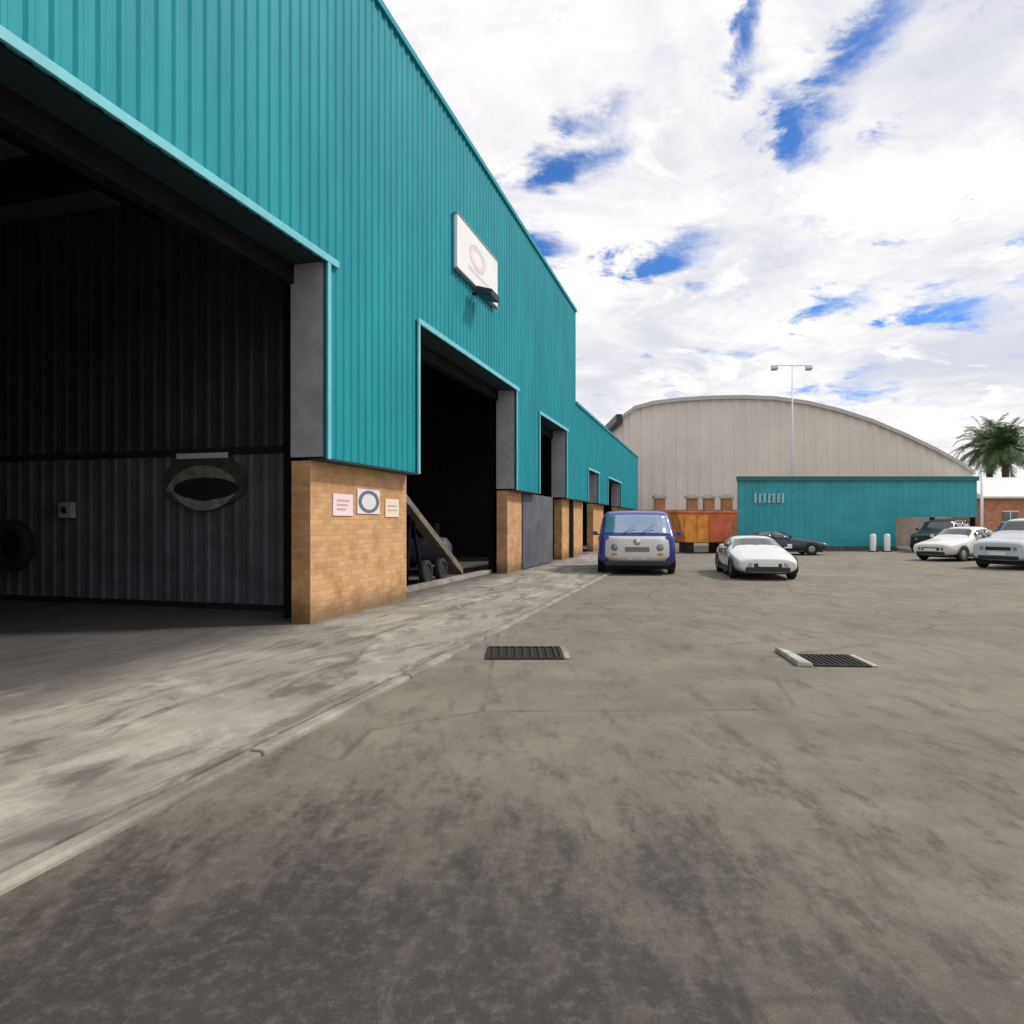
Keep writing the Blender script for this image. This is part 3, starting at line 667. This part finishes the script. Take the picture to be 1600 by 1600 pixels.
# ------------------------------------------------------------ vehicles (front towards -y before turning)
def lerp_st(st, y):
    for a, b in zip(st, st[1:]):
        if a[0] <= y <= b[0]:
            t = (y - a[0]) / (b[0] - a[0]); return [p + (q - p) * t for p, q in zip(a, b)]
    return list(st[-1] if y > st[-1][0] else st[0])
def section(S):
    y, zb_, wd, zs, wt, zt2 = S
    half = [(0, zb_), (wd * .80, zb_), (wd * .985, zb_ + .12), (wd, (zb_ + zs) * .5 + .05), (wd * .965, zs), (wt, zt2 - .05), (wt * .86, zt2), (0, zt2 + .02)]
    return [(x, y, z) for x, z in half] + [(-x, y, z) for x, z in half[-2:0:-1]]
def vehicle(name, loc, rz, label, cat, st, paint, wheels, wr=.31, group=None, screen=(0, 0), rear=(0, 0), sides=(), lower=None, plate=True, glass=None, van=False):
    r = thing(name, loc, label, cat, group, rz)
    c = MB(); rings = []
    ys = sorted(set([s_[0] for s_ in st] + [st[0][0] + .04, st[-1][0] - .04]))
    for y in ys: rings.append([c.bm.verts.new(p) for p in section(lerp_st(st, y))])
    for a, b in zip(rings, rings[1:]):
        for i in range(len(a)): c.bm.faces.new((a[i], a[(i+1) % len(a)], b[(i+1) % len(a)], b[i]))
    c.bm.faces.new(rings[0][::-1]); c.bm.faces.new(rings[-1])
    body = finish('body', c, paint, r, local=True, smooth=True, sub=2)
    gl = glass or M['glass']
    def toppatch(nm, y0, y1, wf, m_, parent=r, off=.015, up=.02):
        c = MB(); n = 8; rows = []
        for i in range(n + 1):
            y = y0 + (y1 - y0) * i / n; S = lerp_st(st, y); z = S[5]
            rows.append([c.bm.verts.new((S[4] * wf * u, y - off, z + up - .03 * u * u)) for u in (-1, -.6, 0, .6, 1)])
        for a, b in zip(rows, rows[1:]):
            for i in range(4): c.bm.faces.new((a[i], a[i+1], b[i+1], b[i]))
        o = finish(nm, c, m_, parent, local=True, smooth=True)
        md = o.modifiers.new('th', 'SOLIDIFY'); md.thickness = .006; return o
    def sidepatch(nm, y0, y1, v0, v1, m_, sg_):
        c = MB(); n = 5; rows = []
        for i in range(n + 1):
            y = y0 + (y1 - y0) * i / n; S = lerp_st(st, y); row = []
            for v in (v0, v1):
                x = S[2] * .965 + (S[4] - S[2] * .965) * v; z = S[3] + (S[5] - .05 - S[3]) * v
                row.append(c.bm.verts.new((sg_ * (x + .012), y, z)))
            rows.append(row)
        for a, b in zip(rows, rows[1:]): c.bm.faces.new((a[0], a[1], b[1], b[0]))
        o = finish(nm, c, m_, r, local=True, smooth=True)
        md = o.modifiers.new('th', 'SOLIDIFY'); md.thickness = .006; return o
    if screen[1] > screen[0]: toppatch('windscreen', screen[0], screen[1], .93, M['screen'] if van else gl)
    if rear[1] > rear[0]: toppatch('rear_window', rear[0], rear[1], .9, gl, off=-.015)
    for (y0, y1) in sides:
        for sg_ in (-1, 1): sidepatch('side_window', y0, y1, .08, .9, gl, sg_)
    hw = max(s_[2] for s_ in st)
    for yw in wheels:
        for sg_ in (-1, 1):
            x = sg_ * (hw - .10)
            wh = link(bpy.data.objects.new('wheel', None)); wh.parent = r; wh.location = (x, yw, wr); wh.empty_display_size = .1
            c = MB(); c.lathe(tyre_prof(wr, .21), (0, 0, 0), (1, 0, 0), 24); finish('tyre', c, M['black'], wh, local=True, smooth=True)
            c = MB(); c.lathe([(.001, .085), (wr*.2, .09), (wr*.35, .07), (wr*.57, .09), (wr*.6, .0), (wr*.57, -.09), (wr*.3, -.07), (.001, -.085)], (0, 0, 0), (1, 0, 0), 20); finish('rim', c, M['rim'], wh, local=True, smooth=True)
            c = MB(); c.lathe([(wr*1.02, 0), (wr*1.18, 0), (wr*1.18, .02), (wr*1.02, .02), (wr*1.02, 0)], (sg_*(hw - .012), yw, wr), (sg_, 0, 0), 24)
            bmesh.ops.delete(c.bm, geom=[v for v in c.bm.verts if v.co.z < wr * .6], context='VERTS')
            finish('wheel_arch', c, M['dark_plastic'], r, local=True)
    F0 = st[0]; y = F0[0]; hwf = F0[2]
    if not van:
        zl = F0[3] - .08
        for sg_ in (-1, 1):
            c = MB(); c.hexa([(sg_*hwf*.60, y-.02, zl-.08), (sg_*hwf*.99, y+.05, zl-.06), (sg_*hwf*.97, y+.2, zl-.06), (sg_*hwf*.6, y+.2, zl-.08),
                              (sg_*hwf*.58, y-.012, zl+.05), (sg_*hwf*.99, y+.06, zl+.08), (sg_*hwf*.97, y+.2, zl+.08), (sg_*hwf*.58, y+.2, zl+.05)])
            finish('headlight', c, M['lens'], r, local=True, bevel=.01)
        c = MB(); c.box(-hwf*.5, hwf*.5, y - .012, y + .1, zl - .08, zl + .04)
        finish('grille', c, M['dark_plastic'], r, local=True, bevel=.01)
        c = MB(); c.box(-hwf*.8, hwf*.8, y - .03, y + .1, F0[1] + .0, F0[1] + .12); finish('bumper', c, M['dark_plastic'], r, local=True, bevel=.02)
    if plate:
        c = MB(); c.box(-.26, .26, y - .045, y - .03, F0[1] + .14, F0[1] + .25); finish('number_plate', c, M['white'], r, local=True)
    ym = screen[1] - .2 if screen[1] > screen[0] else 0
    S = lerp_st(st, (screen[0] + screen[1]) / 2)
    for sg_ in (-1, 1):
        c = MB(); c.box(*sorted((sg_*(S[2]+.02), sg_*(S[2]+.15))), S[0] - .05, S[0] + .05, S[3] + .05, S[3] + .17); c.box(*sorted((sg_*(S[2]*.93), sg_*(S[2]+.03))), S[0] - .02, S[0] + .02, S[3] + .05, S[3] + .09)
        finish('mirror', c, paint, r, local=True, bevel=.02)
    for sg_ in (-1, 1):                                 # door seams, handles and sill
        for ys_ in ((sides[0][0] - .05, sides[0][1] + .04, sides[-1][1] - .15) if sides else ()):
            S = lerp_st(st, ys_); c = MB(); x0 = S[2] - .05; c.box(*sorted((sg_ * x0, sg_ * (S[2] - .012))), ys_ - .005, ys_ + .005, S[1] + .16, S[3] - .02); finish('door_seam', c, M['dark_plastic'], r, local=True)
        for ys_ in ((sides[0][1] - .12, sides[-1][1] - .3) if sides else ()):
            S = lerp_st(st, ys_); c = MB(); c.box(*sorted((sg_ * (S[2] - .03), sg_ * (S[2] + .025))), ys_ - .09, ys_ + .06, S[3] - .13, S[3] - .10); finish('door_handle', c, M['dark_plastic'], r, local=True, bevel=.006)
        c = MB(); c.box(*sorted((sg_ * (hw - .12), sg_ * (hw - .008))), wheels[0] + wr * 1.2, wheels[1] - wr * 1.2, st[3][1] + .0, st[3][1] + .09); finish('sill', c, M['dark_plastic'], r, local=True, bevel=.01)
    B = st[-1]
    for sg_ in (-1, 1):
        c = MB(); c.box(*sorted((sg_*B[2]*.7, sg_*B[2]*.93)), B[0] - .06, B[0] + .012, B[3] - .22, B[3] - .06); finish('tail_light', c, M['red_lens'], r, local=True)
    c = MB(); c.box(-hw*.8, hw*.8, st[0][0] + .25, st[-1][0] - .25, .16, .34); finish('underbody', c, M['black'], r, local=True)
    return r
# station: y, bottom, half width, shoulder z, half width of top, top z
sedan = [(-2.15, .27, .70, .60, .58, .66), (-2.0, .22, .80, .68, .68, .74), (-1.2, .20, .85, .80, .74, .86), (-.75, .20, .86, .86, .74, .93), (-.1, .20, .86, .90, .60, 1.34), (.5, .2, .86, .91, .60, 1.40), (1.0, .2, .86, .92, .58, 1.36), (1.55, .2, .85, .92, .68, 1.0), (2.05, .24, .82, .88, .68, .93), (2.2, .32, .74, .76, .62, .84)]
lowcar = [(-2.1, .24, .72, .50, .60, .56), (-1.95, .18, .82, .58, .70, .64), (-1.1, .16, .87, .70, .76, .76), (-.65, .16, .88, .75, .76, .82), (.05, .16, .88, .78, .58, 1.13), (.5, .16, .88, .79, .58, 1.17), (.95, .16, .88, .80, .56, 1.14), (1.6, .18, .87, .82, .68, .90), (2.0, .22, .82, .78, .66, .86), (2.12, .3, .74, .68, .6, .76)]
suv = [(-2.1, .34, .76, .80, .66, .88), (-1.95, .28, .86, .92, .76, 1.0), (-1.1, .26, .90, 1.02, .80, 1.08), (-.8, .26, .90, 1.06, .80, 1.14), (-.3, .26, .90, 1.1, .70, 1.66), (.5, .26, .90, 1.1, .70, 1.74), (1.7, .26, .90, 1.1, .70, 1.70), (2.1, .3, .88, 1.08, .70, 1.3), (2.2, .4, .82, 1.0, .7, 1.1)]
mini = [(-2.15, .34, .96, 1.05, .90, 1.10), (-2.08, .28, 1.04, 1.12, .96, 1.22), (-1.92, .26, 1.06, 1.14, .94, 1.40), (-1.62, .26, 1.07, 1.15, .90, 1.86), (-1.3, .26, 1.07, 1.16, .90, 1.93), (0, .26, 1.07, 1.16, .91, 1.96), (1.9, .26, 1.07, 1.16, .90, 1.93), (2.15, .30, 1.04, 1.14, .88, 1.84)]

mini = [(a, b, c_ * 1.09, d, e * 1.09, f_) for a, b, c_, d, e, f_ in mini]
pm = W(1002, 0, 20.6)
mv = vehicle('minibus', (pm.x + .15, pm.y + 2.0, 0), R(-8), 'deep blue minibus beside the kerb, its bonnet reflection painted as a white front', 'minibus', mini, M['car_blue'], (-1.35, 1.35), .31, screen=(-2.06, -1.66), sides=((-1.35, -.5), (-.35, .75), (.9, 1.85)), van=True)
def on_front(y, u, z): return (u, y, z)
c = MB()                                                # sky reflection on the bonnet, put in as a white panel wrapping the nose
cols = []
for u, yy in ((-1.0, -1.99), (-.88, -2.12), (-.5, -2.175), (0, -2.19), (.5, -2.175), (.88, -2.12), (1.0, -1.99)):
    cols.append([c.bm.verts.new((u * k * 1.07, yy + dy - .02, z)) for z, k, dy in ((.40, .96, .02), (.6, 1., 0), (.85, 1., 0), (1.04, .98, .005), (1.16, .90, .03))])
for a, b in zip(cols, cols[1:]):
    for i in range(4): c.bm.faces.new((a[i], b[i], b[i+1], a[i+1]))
fp = finish('sky_glint_panel', c, M['car_white'], mv, local=True, smooth=True); md = fp.modifiers.new('t', 'SOLIDIFY'); md.thickness = .03
for sg_ in (-1, 1):
    c = MB(); c.lathe([(.001, .03), (.07, .025), (.10, .0), (.12, 0), (.12, -.03)], (sg_ * .68, -2.175, .82), (sg_ * .15, -1, 0), 20); finish('headlight', c, M['lens'], mv, local=True, smooth=True)
    c = MB(); c.box(sg_*.68 - .08, sg_*.68 + .08, -2.2, -2.16, .60, .65); finish('indicator', c, M['orange_lens'], mv, local=True)
c = MB(); c.box(-.36, .36, -2.215, -2.185, .70, .84); finish('grille', c, mat('grey_slats', (.2, .2, .2), .5), mv, local=True)
for u in (-.42, .12):
    c = MB(); c.hexa([(u, -2.115, 1.235), (u + .02, -2.115, 1.235), (u + .02, -2.09, 1.235), (u, -2.09, 1.235), (u + .36, -2.02, 1.50), (u + .375, -2.02, 1.495), (u + .375, -1.99, 1.495), (u + .36, -1.99, 1.50)]); finish('wiper', c, M['dark_plastic'], mv, local=True)
c = MB(); c.lathe([(.001, .012), (.10, .012), (.11, 0), (.11, -.02)], (0, -2.20, .99), (0, -1, 0), 20); finish('round_badge', c, M['chrome'], mv, local=True, smooth=True)
c = MB(); c.box(-.98, .98, -2.26, -2.12, .27, .43); finish('bumper', c, M['dark_plastic'], mv, local=True, bevel=.04)

pm = W(1180, 0, 18.6)
vehicle('car', (pm.x + .65, pm.y + 2.0, 0), R(-9), 'low white car with a dark underside parked right of the blue minibus', 'car', lowcar, M['car_white'], (-1.32, 1.3), .29, screen=(-.62, -.02), rear=(1.0, 1.55), sides=((-.25, .45), (.5, 1.05)))
pm = W(1200, 0, 33.4)
vehicle('car', (pm.x + .5, pm.y, 0), R(82), 'dark navy car side on, behind the low white car', 'car', lowcar, M['car_navy'], (-1.32, 1.3), .29, screen=(-.62, -.02), rear=(1.0, 1.55), sides=((-.25, .45), (.5, 1.05)))
pm = W(1524, 0, 27.8)
vehicle('car', (pm.x, pm.y + .9, 0), R(-62), 'cream white saloon between the black car and the silver car', 'car', sedan, M['car_white'], (-1.32, 1.35), .30, screen=(-.70, -.16), rear=(1.02, 1.5), sides=((-.35, .42), (.48, 1.1)))
pm = W(1636, 0, 23.2)
vehicle('car', (pm.x - .1, pm.y + .7, 0), R(-60), 'silver white tall car cut off by the right edge', 'car', suv, M['car_silver'], (-1.35, 1.35), .36, screen=(-.78, -.34), rear=(1.75, 2.05), sides=((-.3, .5), (.6, 1.5)))
pm = W(1476, 0, 35.0)
vehicle('car', (pm.x + .6, pm.y + 1.2, 0), R(-50), 'black off-road car at the mouth of the open shed bay', 'car', suv, M['car_black'], (-1.35, 1.35), .36, screen=(-.78, -.34), rear=(1.75, 2.05), sides=((-.3, .5), (.6, 1.5)))

# orange skip
ps = W(1105, 0, 34.5); sk = thing('skip', (ps.x, ps.y, 0), 'orange and red waste skip behind the minibus and white car', 'skip')
X = ps.x; c = MB(); y0 = ps.y
prof = [(-1.1, .55), (.85, .55), (1.5, 2.0), (-1.5, 2.0)]
c.prism([(X + a, y0, z) for a, z in prof], (0, 1.8, 0))
for a in (-1.1, -.45, .2, .8): c.box(X + a - .05, X + a + .05, y0 - .07, y0 - .002, .6, 1.9)
finish('hopper', c, M['orange'], sk, bevel=.02)
c = MB(); c.box(X - 1.56, X + 1.56, y0 - .08, y0 + 1.88, 2.003, 2.12); finish('rim', c, M['red'], sk, bevel=.02)
c = MB(); c.hexa([(X+.1, y0-.09, .62), (X+.86, y0-.09, .62), (X+.86, y0-.075, .62), (X+.1, y0-.075, .62), (X+.1, y0-.09, 1.92), (X+1.42, y0-.09, 1.92), (X+1.42, y0-.075, 1.92), (X+.1, y0-.075, 1.92)]); finish('end_panel', c, M['red'], sk)
for a in (-1.0, .55):
    c = MB(); c.box(X + a, X + a + .35, y0 + .1, y0 + 1.7, 0, .548); finish('skid', c, M['black'], sk)

# ------------------------------------------------------------ gullies in the yard
def gully(px, py, wx, wy, label, rz=0, collar='left'):
    Z = H * F / (py - HY); p = Vector(((px - CX) / F * Z, Z, 0))
    r = thing('drain_grate', p, label, 'drain', 'drain gratings in the yard', rz)
    c = MB(); c.box(-wx/2, wx/2, -wy/2, wy/2, .004, .008); finish('pit_shade', c, M['pit_shade'], r, local=True)  # flat plate, the shade of a sunken pit put into its colour
    c = MB(); n = 9
    for i in range(n): 
        x = -wx/2 + wx * (i + .5) / n; c.box(x - .014, x + .014, -wy/2, wy/2, .012, .022)
    finish('bars', c, M['cast_iron'], r, local=True)
    c = MB(); t = .035
    c.box(-wx/2 - t, wx/2 + t, -wy/2 - t, -wy/2, .002, .02); c.box(-wx/2 - t, wx/2 + t, wy/2, wy/2 + t, .002, .02)
    c.box(-wx/2 - t, -wx/2, -wy/2, wy/2, .002, .02); c.box(wx/2, wx/2 + t, -wy/2, wy/2, .002, .02)
    finish('frame', c, M['cast_iron'], r, local=True, bevel=.004)
    pm_ = mat('pale_mortar', (.42, .39, .36), .9, var=.2, vscale=6, bump=.4)
    if collar == 'left':
        k = MB(); k.hexa([(-wx/2-.24, -wy/2-.05, .001), (-wx/2-.06, -wy/2-.08, .001), (-wx/2-.06, wy/2+.1, .001), (-wx/2-.2, wy/2+.3, .001), (-wx/2-.22, -wy/2-.03, .06), (-wx/2-.08, -wy/2-.06, .05), (-wx/2-.08, wy/2+.08, .05), (-wx/2-.19, wy/2+.27, .06)])
        finish('kerbstone', k, pm_, r, local=True, bevel=.015)
    k = MB(); k.box(wx/2 + .04, wx/2 + .11, -wy/2 - .02, wy/2 + .04, .001, .02); finish('collar', k, pm_ if collar == 'left' else M['concrete_kerb'], r, local=True, bevel=.012)
gully(819, 1021, .84, .70, 'dark drain grate against the kerb', 0, 'right')
gully(1300, 1033, .54, .58, 'dark drain grate with a pale kerbstone out in the yard', R(-4), 'left')
